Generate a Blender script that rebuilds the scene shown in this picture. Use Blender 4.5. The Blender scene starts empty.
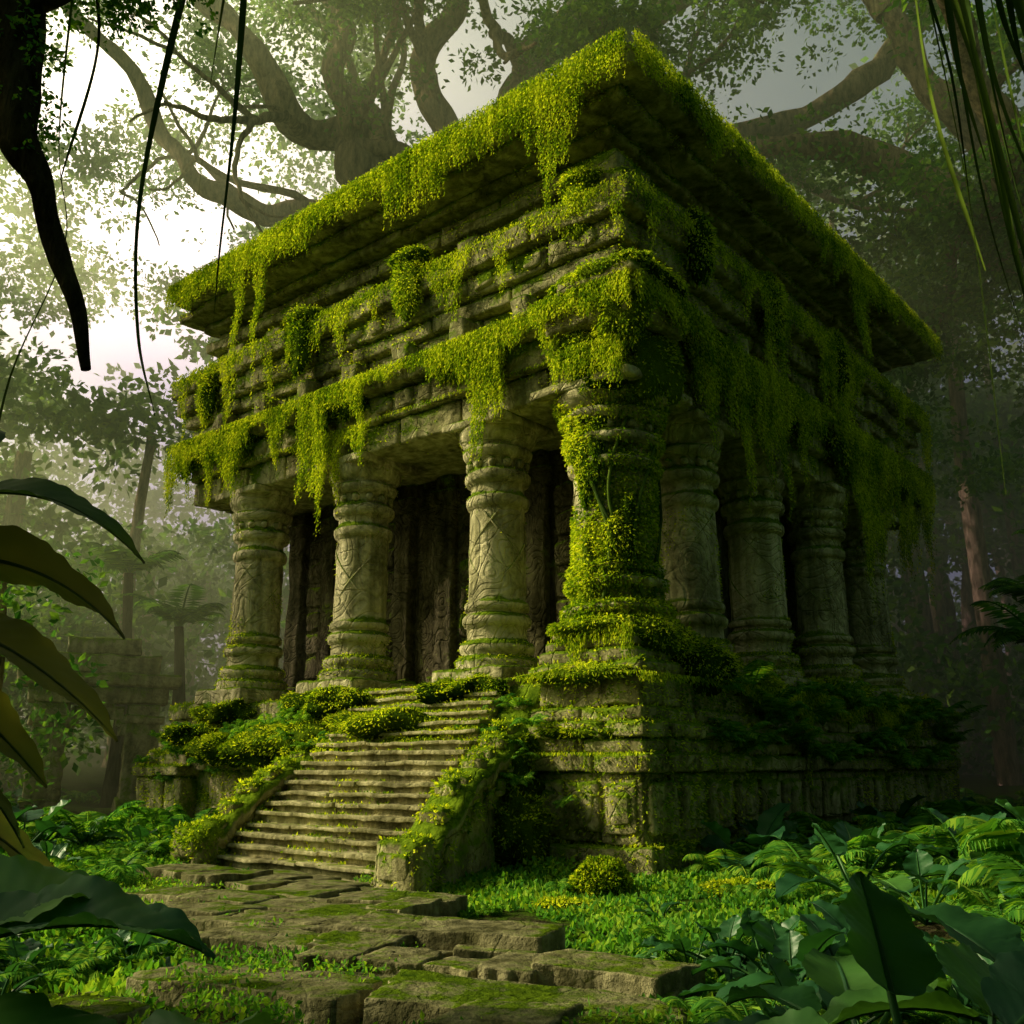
import bpy, math, random
import numpy as np
from mathutils import Vector
rng=np.random.default_rng(11)
random.seed(5)
scene=bpy.context.scene
scene.view_settings.view_transform='Standard'
scene.view_settings.look='None'
scene.view_settings.exposure=0

# ---------------------------------------------------------------- noise
def _h(i,j,k,seed):
    i=i.astype(np.int64);j=j.astype(np.int64);k=k.astype(np.int64)
    n=(i*374761393+j*668265263+k*1274126177+seed*974711)&0xffffffff
    n=((n^(n>>13))*1103515245+12345)&0xffffffff
    n=((n^(n>>16))*2246822519)&0xffffffff
    return ((n^(n>>15))&0xffffff)/float(0xffffff)*2-1
def vn(P,seed=0):
    P=np.asarray(P,float);f=np.floor(P);t=P-f;t=t*t*(3-2*t)
    i,j,k=f[:,0],f[:,1],f[:,2];r=0
    for a in(0,1):
        for b in(0,1):
            for c in(0,1):
                w=(t[:,0] if a else 1-t[:,0])*(t[:,1] if b else 1-t[:,1])*(t[:,2] if c else 1-t[:,2])
                r=r+w*_h(i+a,j+b,k+c,seed)
    return r
def fbm(P,seed=0,o=3):
    P=np.asarray(P,float);r=0;a=.55
    for q in range(o):
        r=r+a*vn(P*2**q,seed+q*7);a*=.5
    return r
def vn3(P,seed=0):
    return np.stack([vn(P,seed),vn(P,seed+31),vn(P,seed+67)],1)
def nrmz(v):
    return v/np.maximum(np.linalg.norm(v,axis=-1,keepdims=True),1e-9)

# ---------------------------------------------------------------- mesh helpers
def make_mesh(name,parts,mat,smooth=True):
    Vs=[];L=[];S=[];T=[];off=0;lo=0
    for V,F in parts:
        V=np.asarray(V,np.float32);F=np.asarray(F,np.int64)
        if len(F)==0: continue
        n=F.shape[1]
        Vs.append(V);L.append((F+off).ravel())
        S.append(np.arange(len(F))*n+lo);T.append(np.full(len(F),n))
        lo+=F.size;off+=len(V)
    V=np.concatenate(Vs);L=np.concatenate(L).astype(np.int32);S=np.concatenate(S).astype(np.int32);T=np.concatenate(T).astype(np.int32)
    me=bpy.data.meshes.new(name)
    me.vertices.add(len(V));me.vertices.foreach_set('co',V.ravel())
    me.loops.add(len(L));me.loops.foreach_set('vertex_index',L)
    me.polygons.add(len(S));me.polygons.foreach_set('loop_start',S)
    try: me.polygons.foreach_set('loop_total',T)
    except Exception: pass
    me.update(calc_edges=True)
    me.polygons.foreach_set('use_smooth',np.full(len(S),bool(smooth)))
    me.materials.append(mat)
    me.validate()
    return me
def add_obj(name,me,parent=None,loc=(0,0,0),rot=(0,0,0),sc=(1,1,1)):
    o=bpy.data.objects.new(name,me);scene.collection.objects.link(o)
    o.location=loc;o.rotation_euler=rot;o.scale=sc
    if parent: o.parent=parent
    return o
def obj(name,parts,mat,parent=None,smooth=True,**k):
    return add_obj(name,make_mesh(name,parts,mat,smooth),parent,**k)
def empty(name,loc=(0,0,0),rotz=0):
    o=bpy.data.objects.new(name,None);scene.collection.objects.link(o)
    o.location=loc;o.rotation_euler=(0,0,rotz);o.empty_display_size=.3
    return o
def gridfaces(nu,nv,flip=False):
    a=np.arange(nu-1)[:,None]*nv+np.arange(nv-1)[None,:]
    a=a.ravel()
    F=np.stack([a,a+nv,a+nv+1,a+1],1)
    if flip:F=F[:,::-1]
    return F
def axis_pts(lo,hi,r,cell):
    r=min(r,(hi-lo)*.3)
    n=max(1,int(math.ceil((hi-lo-2*r)/cell)))
    return np.concatenate([[lo,lo+r*.45],np.linspace(lo+r,hi-r,n+1),[hi-r*.45,hi]])
def rbox(lo,hi,r=.05,cell=.3,amp=.025,seed=0):
    lo=np.array(lo,float);hi=np.array(hi,float)
    ax=[axis_pts(lo[i],hi[i],r,cell) for i in range(3)]
    rr=np.minimum(r,(hi-lo)*.3);Vs=[];Fs=[];off=0
    for d in range(3):
        u,v=(d+1)%3,(d+2)%3
        for s in(0,1):
            A,B=np.meshgrid(ax[u],ax[v],indexing='ij')
            P=np.zeros((A.size,3));P[:,u]=A.ravel();P[:,v]=B.ravel();P[:,d]=hi[d] if s else lo[d]
            F=gridfaces(len(ax[u]),len(ax[v]),flip=(s==0))
            Vs.append(P);Fs.append(F+off);off+=len(P)
    P=np.concatenate(Vs);F=np.concatenate(Fs)
    Q=np.clip(P,lo+rr,hi-rr);D=P-Q
    D2=nrmz(D/rr)*rr
    P=Q+D2
    P=P+amp*vn3(P*1.7,seed)+amp*.8*vn3(P*5.1,seed+5)
    return P,F
def lathe(prof,seg=40,amp=.02,seed=0,c=(0,0)):
    prof=np.array(prof,float)
    pts=[prof[0]]
    for a,b in zip(prof[:-1],prof[1:]):
        n=max(1,int(abs(b[1]-a[1])/.12)); 
        for i in range(1,n+1): pts.append(a+(b-a)*i/n)
    pr=np.array(pts);th=np.linspace(0,2*math.pi,seg+1)
    R=pr[:,0][:,None];Z=pr[:,1][:,None]
    X=R*np.cos(th)+c[0];Y=R*np.sin(th)+c[1];ZZ=Z+0*X
    P=np.stack([X.ravel(),Y.ravel(),ZZ.ravel()],1)
    P=P+amp*vn3(P*1.6,seed)+amp*.6*vn3(P*7,seed+3)
    F=gridfaces(len(pr),seg+1,flip=True)
    return P,F
def tube(pts,rad,seg=10,amp=0,seed=0,freq=1.5):
    pts=np.array(pts,float);rad=np.array(rad,float)
    T=np.gradient(pts,axis=0);T=nrmz(T)
    ref=np.array([.31,.17,.93]) if abs(T[0][2])<.9 else np.array([1.,.1,0])
    A=[];a=ref
    for t in T:
        a=a-t*np.dot(a,t);a=a/max(np.linalg.norm(a),1e-6);A.append(a)
    A=np.array(A);B=np.cross(T,A)
    th=np.linspace(0,2*math.pi,seg+1)
    P=pts[:,None,:]+rad[:,None,None]*(A[:,None,:]*np.cos(th)[None,:,None]+B[:,None,:]*np.sin(th)[None,:,None])
    P=P.reshape(-1,3)
    if amp:
        P=P+amp*np.repeat(rad,seg+1)[:,None]*vn3(P*freq,seed)
    return P,gridfaces(len(pts),seg+1)
def smooth_path(ctrl,n=24):
    c=np.array(ctrl,float);m=len(c)
    c2=np.concatenate([[2*c[0]-c[1]],c,[2*c[-1]-c[-2]]])
    out=[]
    per=max(2,n//(m-1))
    for i in range(m-1):
        p0,p1,p2,p3=c2[i],c2[i+1],c2[i+2],c2[i+3]
        for t in np.linspace(0,1,per,endpoint=False):
            out.append(.5*((2*p1)+(-p0+p2)*t+(2*p0-5*p1+4*p2-p3)*t*t+(-p0+3*p1-3*p2+p3)*t**3))
    out.append(c[-1]);return np.array(out)
def stube(ctrl,r0,r1,n=24,seg=12,amp=.3,seed=0,freq=1.5):
    P=smooth_path(ctrl,n);return tube(P,np.linspace(r0,r1,len(P)),seg,amp,seed,freq)
def ellipsoid(c,r,n=18,amp=.12,seed=0,freq=2.2):
    u=np.linspace(0,math.pi,n);v=np.linspace(0,2*math.pi,2*n)
    U,W=np.meshgrid(u,v,indexing='ij')
    D=np.stack([np.sin(U)*np.cos(W),np.sin(U)*np.sin(W),np.cos(U)],-1).reshape(-1,3)
    r=np.array(r,float);P=D*r+np.array(c,float)
    P=P+D*r*(amp*2*fbm(P*freq/ max(r.max(),.3),seed))[:,None]
    return P,gridfaces(n,2*n)
def leafq(P,D,size,droop=0,spread=.8,asp=.55):
    n=len(P);d=nrmz(D+spread*rng.normal(size=(n,3)));d[:,2]-=droop;d=nrmz(d)
    w=nrmz(np.cross(d,rng.normal(size=(n,3))))
    s=(size*(.55+.9*rng.random(n)))[:,None]
    nn=np.cross(d,w)
    V=np.stack([P,P+d*s*.5+w*s*asp*.5+nn*s*.08,P+d*s,P+d*s*.5-w*s*asp*.5+nn*s*.08],1).reshape(-1,3)
    return V,np.arange(4*n).reshape(n,4)
def sample_faces(V,F,n,wfun):
    A=V[F[:,0]];B=V[F[:,1]];C=V[F[:,2]];D=V[F[:,3]]
    N=np.cross(C-A,D-B)
    ar=np.linalg.norm(N,axis=1)*.5;N=nrmz(N);cen=(A+B+C+D)/4
    w=ar*wfun(cen,N);w=np.maximum(w,0);w=w/w.sum()
    idx=rng.choice(len(F),size=n,p=w)
    a=rng.random((n,1));b=rng.random((n,1))
    P=(A[idx]*(1-a)+B[idx]*a)*(1-b)+(D[idx]*(1-a)+C[idx]*a)*b
    return P,N[idx]

# ---------------------------------------------------------------- materials
def newmat(name):
    m=bpy.data.materials.new(name);m.use_nodes=True
    nt=m.node_tree;nt.nodes.clear();return m,nt
def N(nt,t,**k):
    n=nt.nodes.new(t)
    for a,b in k.items():
        if a in n.inputs.keys(): n.inputs[a].default_value=b
        else: setattr(n,a,b)
    return n
def ramp(nt,fac,stops):
    r=nt.nodes.new('ShaderNodeValToRGB');e=r.color_ramp.elements
    e[0].position=stops[0][0];e[0].color=(*stops[0][1],1)
    e[1].position=stops[-1][0];e[1].color=(*stops[-1][1],1)
    for p,c in stops[1:-1]:
        x=e.new(p);x.color=(*c,1)
    nt.links.new(fac,r.inputs[0]);return r
def math_(nt,op,a,b=None,clamp=False):
    n=nt.nodes.new('ShaderNodeMath');n.operation=op;n.use_clamp=clamp
    for i,x in enumerate((a,b)):
        if x is None: continue
        if isinstance(x,(int,float)): n.inputs[i].default_value=x
        else: nt.links.new(x,n.inputs[i])
    return n.outputs[0]
def stone_mat(name,c0,c1,c2,moss_t=.45,carve=.0,nscale=1.0,mossc=((.05,.10,.006),(.20,.29,.018)),cfreq=1.3,crack=.5):
    m,nt=newmat(name);lk=nt.links
    tc=N(nt,'ShaderNodeTexCoord');geo=N(nt,'ShaderNodeNewGeometry')
    n1=N(nt,'ShaderNodeTexNoise',Scale=.9*nscale,Detail=5.,Roughness=.65);lk.new(tc.outputs['Object'],n1.inputs['Vector'])
    n2=N(nt,'ShaderNodeTexNoise',Scale=7.*nscale,Detail=5.,Roughness=.7);lk.new(tc.outputs['Object'],n2.inputs['Vector'])
    s=math_(nt,'ADD',math_(nt,'MULTIPLY',n1.outputs['Fac'],.6),math_(nt,'MULTIPLY',n2.outputs['Fac'],.4))
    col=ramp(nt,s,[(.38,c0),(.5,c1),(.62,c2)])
    mp=N(nt,'ShaderNodeMapping');mp.inputs['Scale'].default_value=(2.4,2.4,.25);lk.new(tc.outputs['Object'],mp.inputs[0])
    n4=N(nt,'ShaderNodeTexNoise',Scale=1.6,Detail=3.);lk.new(mp.outputs[0],n4.inputs['Vector'])
    st=ramp(nt,n4.outputs['Fac'],[(.40,(.40,.42,.32)),(.58,(1,1,1))])
    mul=N(nt,'ShaderNodeMixRGB',blend_type='MULTIPLY');mul.inputs[0].default_value=.75
    lk.new(col.outputs[0],mul.inputs[1]);lk.new(st.outputs[0],mul.inputs[2])
    h=math_(nt,'MULTIPLY',n2.outputs['Fac'],1.3)
    out=mul.outputs[0]
    if crack>0:
        wp=N(nt,'ShaderNodeMixRGB');wp.inputs[0].default_value=.25;lk.new(tc.outputs['Object'],wp.inputs[1]);lk.new(n1.outputs['Color'],wp.inputs[2])
        vo=N(nt,'ShaderNodeTexVoronoi',Scale=1.5*nscale,feature='DISTANCE_TO_EDGE');lk.new(wp.outputs[0],vo.inputs['Vector'])
        ck=ramp(nt,vo.outputs['Distance'],[(0,(0,0,0)),(.025,(1,1,1))])
        h=math_(nt,'ADD',h,math_(nt,'MULTIPLY',ck.outputs[0],crack))
    if carve>0:
        nc=N(nt,'ShaderNodeTexNoise',Scale=cfreq,Detail=0.);lk.new(tc.outputs['Object'],nc.inputs['Vector'])
        pp=math_(nt,'PINGPONG',math_(nt,'MULTIPLY',nc.outputs['Fac'],9.),.5)
        gr=ramp(nt,pp,[(.06,(0,0,0)),(.2,(1,1,1))])
        h=math_(nt,'ADD',h,math_(nt,'MULTIPLY',gr.outputs[0],carve))
    sep=N(nt,'ShaderNodeSeparateXYZ');lk.new(geo.outputs['Normal'],sep.inputs[0])
    mk=math_(nt,'ADD',math_(nt,'MULTIPLY',sep.outputs['Z'],.25),math_(nt,'MULTIPLY',n1.outputs['Fac'],.5))
    mk=math_(nt,'ADD',mk,math_(nt,'MULTIPLY',n2.outputs['Fac'],.225))
    mr=ramp(nt,mk,[(moss_t-.02,(0,0,0)),(moss_t+.035,(1,1,1))])
    mc=ramp(nt,n2.outputs['Fac'],[(.35,mossc[0]),(.65,mossc[1])])
    mx=N(nt,'ShaderNodeMixRGB');lk.new(mr.outputs[0],mx.inputs[0]);lk.new(out,mx.inputs[1]);lk.new(mc.outputs[0],mx.inputs[2])
    bp=N(nt,'ShaderNodeBump',Strength=1.,Distance=.06);lk.new(h,bp.inputs['Height'])
    b=N(nt,'ShaderNodeBsdfDiffuse',Roughness=.6);lk.new(mx.outputs[0],b.inputs['Color']);lk.new(bp.outputs[0],b.inputs['Normal'])
    o=N(nt,'ShaderNodeOutputMaterial');lk.new(b.outputs[0],o.inputs[0])
    return m
def leaf_mat(name,c0,c1,c2,trans=.35,rough=.5,scale=.6,bump=0):
    m,nt=newmat(name);lk=nt.links
    geo=N(nt,'ShaderNodeNewGeometry');tc=N(nt,'ShaderNodeTexCoord')
    n=N(nt,'ShaderNodeTexNoise',Scale=scale,Detail=1. if rough>.6 else 3.);lk.new(tc.outputs['Object'],n.inputs['Vector'])
    s=math_(nt,'ADD',math_(nt,'MULTIPLY',geo.outputs['Random Per Island'],.4),math_(nt,'MULTIPLY',n.outputs['Fac'],.6))
    r=ramp(nt,s,[(.3,c0),(.5,c1),(.7,c2)])
    o=N(nt,'ShaderNodeOutputMaterial')
    if rough<.6:
        b=N(nt,'ShaderNodeBsdfPrincipled',Roughness=rough);lk.new(r.outputs[0],b.inputs['Base Color'])
        b.inputs['Specular IOR Level'].default_value=.35
    else:
        b=N(nt,'ShaderNodeBsdfDiffuse');lk.new(r.outputs[0],b.inputs[0])
    if bump:
        nb=N(nt,'ShaderNodeTexNoise',Scale=22.,Detail=4.);lk.new(tc.outputs['Object'],nb.inputs['Vector'])
        bp=N(nt,'ShaderNodeBump',Strength=1.,Distance=.12);lk.new(nb.outputs['Fac'],bp.inputs['Height']);lk.new(bp.outputs[0],b.inputs['Normal'])
    if trans>0:
        t=N(nt,'ShaderNodeBsdfTranslucent')
        g=N(nt,'ShaderNodeMixRGB',blend_type='MULTIPLY');g.inputs[0].default_value=1;lk.new(r.outputs[0],g.inputs[1]);g.inputs[2].default_value=(1.6,1.6,.6,1);lk.new(g.outputs[0],t.inputs[0])
        mx=N(nt,'ShaderNodeMixShader');mx.inputs[0].default_value=trans
        lk.new(b.outputs[0],mx.inputs[1]);lk.new(t.outputs[0],mx.inputs[2]);lk.new(mx.outputs[0],o.inputs[0])
    else: lk.new(b.outputs[0],o.inputs[0])
    return m
def bark_mat(name,c0,c1):
    m,nt=newmat(name);lk=nt.links
    tc=N(nt,'ShaderNodeTexCoord');mp=N(nt,'ShaderNodeMapping');mp.inputs['Scale'].default_value=(3,3,.7);lk.new(tc.outputs['Object'],mp.inputs[0])
    n=N(nt,'ShaderNodeTexNoise',Scale=1.5,Detail=6.,Roughness=.7);lk.new(mp.outputs[0],n.inputs['Vector'])
    r=ramp(nt,n.outputs['Fac'],[(.38,c0),(.62,c1)])
    bp=N(nt,'ShaderNodeBump',Strength=1.,Distance=.2);lk.new(n.outputs['Fac'],bp.inputs['Height'])
    b=N(nt,'ShaderNodeBsdfDiffuse');lk.new(r.outputs[0],b.inputs[0]);lk.new(bp.outputs[0],b.inputs['Normal'])
    o=N(nt,'ShaderNodeOutputMaterial');lk.new(b.outputs[0],o.inputs[0]);return m

M_stone=stone_mat('weathered_stone',(.14,.13,.065),(.42,.38,.21),(.68,.61,.37),moss_t=.40)
M_col=stone_mat('carved_column_stone',(.26,.24,.14),(.58,.52,.32),(.76,.68,.46),moss_t=.46,carve=.5,cfreq=1.5,crack=.6)
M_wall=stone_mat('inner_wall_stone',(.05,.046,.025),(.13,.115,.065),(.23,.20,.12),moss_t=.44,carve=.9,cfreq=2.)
M_path=stone_mat('path_stone',(.10,.095,.05),(.28,.255,.145),(.52,.46,.28),moss_t=.605,mossc=((.03,.06,.005),(.11,.17,.01)),crack=.15)
M_stair=stone_mat('stair_stone',(.2,.18,.10),(.48,.43,.25),(.74,.66,.42),moss_t=.635,mossc=((.06,.10,.006),(.19,.27,.012)),crack=.2)
M_mossb=leaf_mat('moss_cushion',(.02,.045,.003),(.05,.09,.005),(.11,.16,.008),trans=.0,rough=.9,scale=3,bump=1)
M_moss=leaf_mat('moss_fronds',(.07,.15,.006),(.28,.38,.014),(.62,.64,.04),trans=.4,rough=.7,scale=1.3)
M_fern=leaf_mat('fern_green',(.04,.14,.02),(.10,.26,.03),(.27,.40,.04),trans=.4,rough=.7,scale=.5)
M_broad=leaf_mat('broad_leaf',(.012,.06,.022),(.028,.11,.03),(.07,.18,.03),trans=.25,rough=.42,scale=1.6)
M_ban=leaf_mat('banana_leaf',(.02,.055,.012),(.045,.08,.015),(.12,.12,.03),trans=.35,rough=.5,scale=2.5)
M_can=leaf_mat('canopy_leaf',(.03,.11,.02),(.07,.19,.03),(.17,.31,.035),trans=.5,rough=.8,scale=.25)
M_bark=bark_mat('bark',(.075,.06,.028),(.38,.30,.14))
M_barkd=bark_mat('dark_bark',(.015,.014,.008),(.08,.065,.035))
M_vine=leaf_mat('liana',(.03,.055,.012),(.06,.10,.015),(.10,.15,.02),trans=0,rough=.7,scale=1)

# ================================================================ TEMPLE
TX,TY=14.4,15.5
temple=empty('stone_temple',(1.96,14.8,0),math.radians(-40.2))
stone=[]
seedc=[0]
def blk(lo,hi,r=.05,cell=.3,amp=.02,lst=None):
    seedc[0]+=1
    p=rbox(lo,hi,r,cell,amp,seedc[0]%5)
    (stone if lst is None else lst).append(p)
def ring(x0,x1,y0,y1,z0,z1,dep=.7,bl=1.4,lst=None,r=.05,jit=.03,sides='SENW'):
    g=.012
    def runs(a,b):
        out=[];x=a
        while x<b-1e-6:
            l=bl*random.uniform(.65,1.4)
            if b-(x+l)<bl*.5:l=b-x
            out.append((x,min(b,x+l)));x+=l
        return out
    J=lambda:random.uniform(-jit,jit)
    if 'S' in sides:
        for a,b in runs(x0,x1):
            blk((a+g,y0+J(),z0+g*.5+0),(b-g,y0+dep,z1-abs(J())*.5),r,.22,.03,lst)
    if 'E' in sides:
        for a,b in runs(y0+dep,y1):
            blk((x1-dep,a+g,z0+g*.5),(x1+J(),b-g,z1-abs(J())*.5),r,.25,.03,lst)
    if 'N' in sides: blk((x0,y1-dep,z0),(x1-dep-.01,y1,z1),r,1.2,.02,lst)
    if 'W' in sides: blk((x0,y0+dep+.01,z0),(x0+dep,y1-dep-.01,z1),r,1.2,.02,lst)
    blk((x0+.09,y0+.09,z0+.02),(x1-.09,y1-.09,z1-.03),.02,2.5,0,lst)

prof=[(0,.45,.12),(.45,1.5,-.06),(1.5,1.78,.08),(1.78,2.02,-.02),(2.02,2.26,.05),(2.26,2.5,-.05),(2.5,2.97,-.14)]
for z0,z1,e in prof:
    ring(-TX+.3-e*.5,0+e-.04,.4-e,TY+e,z0,z1,dep=.8,bl=1.5)
    ring(-2.25-e,0.02+e,0-e,3.3,z0,z1,dep=.7,bl=1.3,sides='SEW')
for z0,z1,e in [(0,.4,.12),(.4,1.35,-.02),(1.35,1.6,.12),(1.6,1.95,-.2),(1.95,2.3,-.42),(2.3,2.65,-.62),(2.65,3.05,-.5)]:
    ring(-TX-e*.6,-12.5+e*.3,0-e,2.6,z0,z1,dep=.6,bl=1.0,sides='SEW')
for k in range(3):
    x0=-2.1+k*.68
    blk((x0,-.02,.62),(x0+.58,.15,1.36),.07,.1,.03)
    blk((x0+.12,-.06,.76),(x0+.46,.1,1.22),.09,.08,.04)
for k in range(16):
    y0=.15+k*.9
    blk((-.1,y0,.62),(.04,y0+.75,1.36),.07,.12,.03)
    if k<9: blk((-.1,y0+.18,.76),(.09,y0+.57,1.22),.1,.1,.05)
for i,(z0,z1,s) in enumerate([(2.97,3.2,1.12),(3.2,3.42,1.0),(3.42,3.62,.9),(3.62,3.78,.82)]):
    cx,cy=-1.2,1.2
    blk((cx-s,cy-s,z0),(cx+s,cy+s,z1),.09,.15,.04)
ent=[(8.1,8.7,.55),(8.7,9.3,.42),(9.3,9.62,.16),(9.62,10.15,.42),(10.15,10.5,.28),(10.5,11.0,.12),(11.0,11.5,-.08),
     (11.5,11.9,.5),(11.9,12.3,.75),(12.3,12.62,.55),(12.62,12.9,.72)]
for z0,z1,i in ent:
    ring(-TX+i,-i,i,TY-i,z0,z1,dep=.9,bl=1.5 if z1-z0>.4 else 1.9,jit=.06,r=.06)
ring(-TX+.5,-.5,.4,TY-.4,12.9,13.12,dep=1.,bl=2.,jit=.03)
ring(-TX+.15,.05,-.1,TY,13.12,13.36,dep=1.5,bl=2.4,jit=.03)
ring(-TX+.5,.5,-.5,TY+.5,13.36,13.82,dep=1.6,bl=2.6,jit=.04,r=.08)
blk((-1.7,-.16,8.95),(.16,1.6,9.55),.1,.15,.05)
blk((-1.35,-.3,9.55),(.3,1.3,9.85),.1,.15,.05)
blk((-1.5,.2,11.45),(-.2,1.6,12.0),.1,.15,.05)
blk((-1.2,.35,12.0),(-.35,1.5,12.5),.1,.15,.05)
for t in np.arange(2.4,13.6,1.62):
    blk((-t-.3,.3,11.5),(-t+.3,1.2,11.95+random.uniform(0,.12)),.07,.15,.04)
    blk((-t-.22,.02,9.62),(-t+.22,.6,10.1),.07,.15,.04)
for t in np.arange(2.6,15,1.7):
    blk((-1.2,t-.3,11.5),(-.3,t+.3,12.0),.07,.15,.04)
    blk((-.6,t-.22,9.62),(-.04,t+.22,10.1),.07,.15,.04)
for t in np.arange(.9,13.9,.62):
    blk((-t-.22,.36,8.82),(-t+.22,.6,9.2),.1,.12,.05)
    if random.random()<.8: blk((-t-.2,.06,10.58),(-t+.2,.3,10.9),.1,.12,.05)
obj('platform_and_entablature',stone,M_stone,temple)

def colprof(r,z0,z1):
    H=z1-z0;p=[]
    def a(rr,f):p.append((rr*r,z0+H*f))
    for rr,f in [(1.34,0),(1.36,.03),(1.3,.045),(1.14,.05),(1.14,.06),(1.24,.07),(1.26,.09),(1.18,.105),(1.04,.11),(1.0,.12),(1.0,.165),(1.10,.17),(1.15,.185),(1.15,.2),(1.08,.212),(.98,.215),(.96,.228),(1.07,.232),(1.09,.25),(1.05,.262),(.97,.267),
                 (.96,.4),(.94,.63),(.92,.645),(1.04,.65),(1.08,.665),(1.08,.685),(1.02,.698),(.92,.702),(.92,.745),(1.08,.75),(1.14,.765),(1.14,.785),(1.06,.8),(.95,.804),(.97,.845),(1.1,.85),(1.2,.87),(1.22,.888),(1.08,.895),(1.10,.905),(1.26,.92),(1.36,.945),(1.38,.965),(1.38,1.0),(.9,1.001)]: a(rr,f)
    return p
colsL=[(-1.2,1.2,.76),(-3.95,1.2,.57),(-7.9,1.2,.59),(-11.7,1.2,.6)]
colsR=[(-1.15,3.6,.6),(-1.15,6.5,.6),(-1.15,9.9,.6),(-1.15,12.8,.6)]
colparts=[];cornerpart=None;colpl=[]
for i,(x,y,r) in enumerate(colsL+colsR):
    z0=3.75 if i==0 else 3.3
    P,F=lathe(colprof(r,z0,8.1),64,.012,i,(x,y))
    if i==0: cornerpart=(P,F)
    else: colpl.append((P,F))
    colparts.append((P,F))
    zz0=z0+(8.1-z0)*.3;zz1=z0+(8.1-z0)*.62
    for s in(-1,1):
        for ph in (0,math.pi*2/3,math.pi*4/3):
            t=np.linspace(0,1,26);a=ph+s*t*math.pi*.75+i
            pts=np.stack([x+np.cos(a)*r*.94,y+np.sin(a)*r*.94,zz0+(zz1-zz0)*t],1)
            colparts.append(tube(pts,[.026]*26,6,.3,i,5))
    for q in range(12):
        a=q*math.pi/6;zc=z0+(8.1-z0)*.825
        colparts.append(ellipsoid((x+np.cos(a)*r*.97,y+np.sin(a)*r*.97,zc),(.09,.09,.10),7,.1,q))
    if i:
        blk((x-r*1.55,y-r*1.55,2.95),(x+r*1.55,y+r*1.55,3.32),.07,.2,.03,colparts)
    blk((x-r*1.42,y-r*1.42,7.96),(x+r*1.42,y+r*1.42,8.14),.05,.2,.02,colparts)
obj('columns',colparts,M_col,temple)

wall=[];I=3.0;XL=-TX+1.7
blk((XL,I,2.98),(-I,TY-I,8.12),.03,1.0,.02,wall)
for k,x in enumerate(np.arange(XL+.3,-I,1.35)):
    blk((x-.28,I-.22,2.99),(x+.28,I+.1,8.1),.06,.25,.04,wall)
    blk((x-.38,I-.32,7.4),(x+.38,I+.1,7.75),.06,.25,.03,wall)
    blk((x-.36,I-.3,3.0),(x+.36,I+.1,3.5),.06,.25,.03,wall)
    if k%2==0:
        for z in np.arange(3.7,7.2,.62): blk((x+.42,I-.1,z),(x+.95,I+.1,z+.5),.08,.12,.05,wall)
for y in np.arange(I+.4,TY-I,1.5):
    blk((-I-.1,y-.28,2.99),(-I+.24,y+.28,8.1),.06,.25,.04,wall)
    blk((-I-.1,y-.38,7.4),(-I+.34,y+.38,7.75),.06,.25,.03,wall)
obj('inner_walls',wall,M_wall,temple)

# the flight narrows towards the top
def taper(P):
    f=np.clip((P[:,1]+2.8)/3.2,0,1);g=np.clip((P[:,0]+6.6)/4.2,0,1)
    P=P.copy();P[:,0]+=(.12-.75*f)*g;return P
st=[];n=18;pB,zT=2.8,3.0
for k in range(n):
    z0=zT*k/n;z1=zT*(k+1)/n;y0=-pB+(pB+.45)*k/n
    segs=[-6.6,random.uniform(-5.5,-3.5),-2.4]
    for a,b in zip(segs[:-1],segs[1:]):
        blk((a+.006,y0+.07,z0-.02 if k else -.1),(b-.006,.5,z1-.05),.01,.4,.008,st)
        blk((a+.004,y0-.03+random.uniform(-.015,.015),z1-.068),(b-.004,y0+.5,z1+random.uniform(-.01,.008)),.02,.2,.02,st)
st=[(taper(P),F) for P,F in st]
obj('staircase',st,M_stair,temple)
ch=[]
def cheek(xa,xb,seed):
    ys=np.linspace(-3.05,.5,40)
    f=(ys+2.6)/(3.1);base=np.clip(f,0,1)*2.2+.62
    base=base+.16*np.sin(np.clip(f,0,1)*math.pi*2.2)+.05*np.sin(f*38)
    base[:3]=[.55,.62,.68]
    cross=np.array([[0,-.1],[0,.3],[.04,.34],[.04,.7],[-.05,.74],[-.05,.9],[.06,.97],[.3,1.0],[.7,1.0],[.94,.97],[1.05,.9],[1.05,.74],[.96,.7],[.96,.34],[1,.3],[1,-.1]])
    P=[]
    for y,h in zip(ys,base):
        for a,b in cross:
            zz=h*b if b<.5 else h-(1-b)*1.0
            P.append((xa+(xb-xa)*a,y,zz))
    P=np.array(P);P=P+.05*vn3(P*2.5,seed)+.03*vn3(P*7,seed)
    F=gridfaces(len(ys),len(cross),flip=False)
    ch.append((P,F))
    for k,y in enumerate(np.arange(-2.7,.3,.36)):
        h=np.interp(y,ys,base)
        blk((xa+.1,y-.13,h-.12),(xb-.1,y+.13,h+.08+.06*random.random()),.09,.1,.05,ch)
        blk((xb-.06,y-.12,h-.62),(xb+.05,y+.12,h-.36),.06,.1,.03,ch)
    blk((xa-.06,-3.2,-.1),(xb+.06,-2.75,.62),.12,.12,.05,ch)
    blk((xa+.03,-3.26,.12),(xb-.03,-3.1,.48),.1,.1,.04,ch)
cheek(-2.4,-1.72,3);cheek(-7.28,-6.6,8)
ch=[(taper(P),F) for P,F in ch]
obj('stair_balustrades',ch,M_stone,temple)

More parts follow.
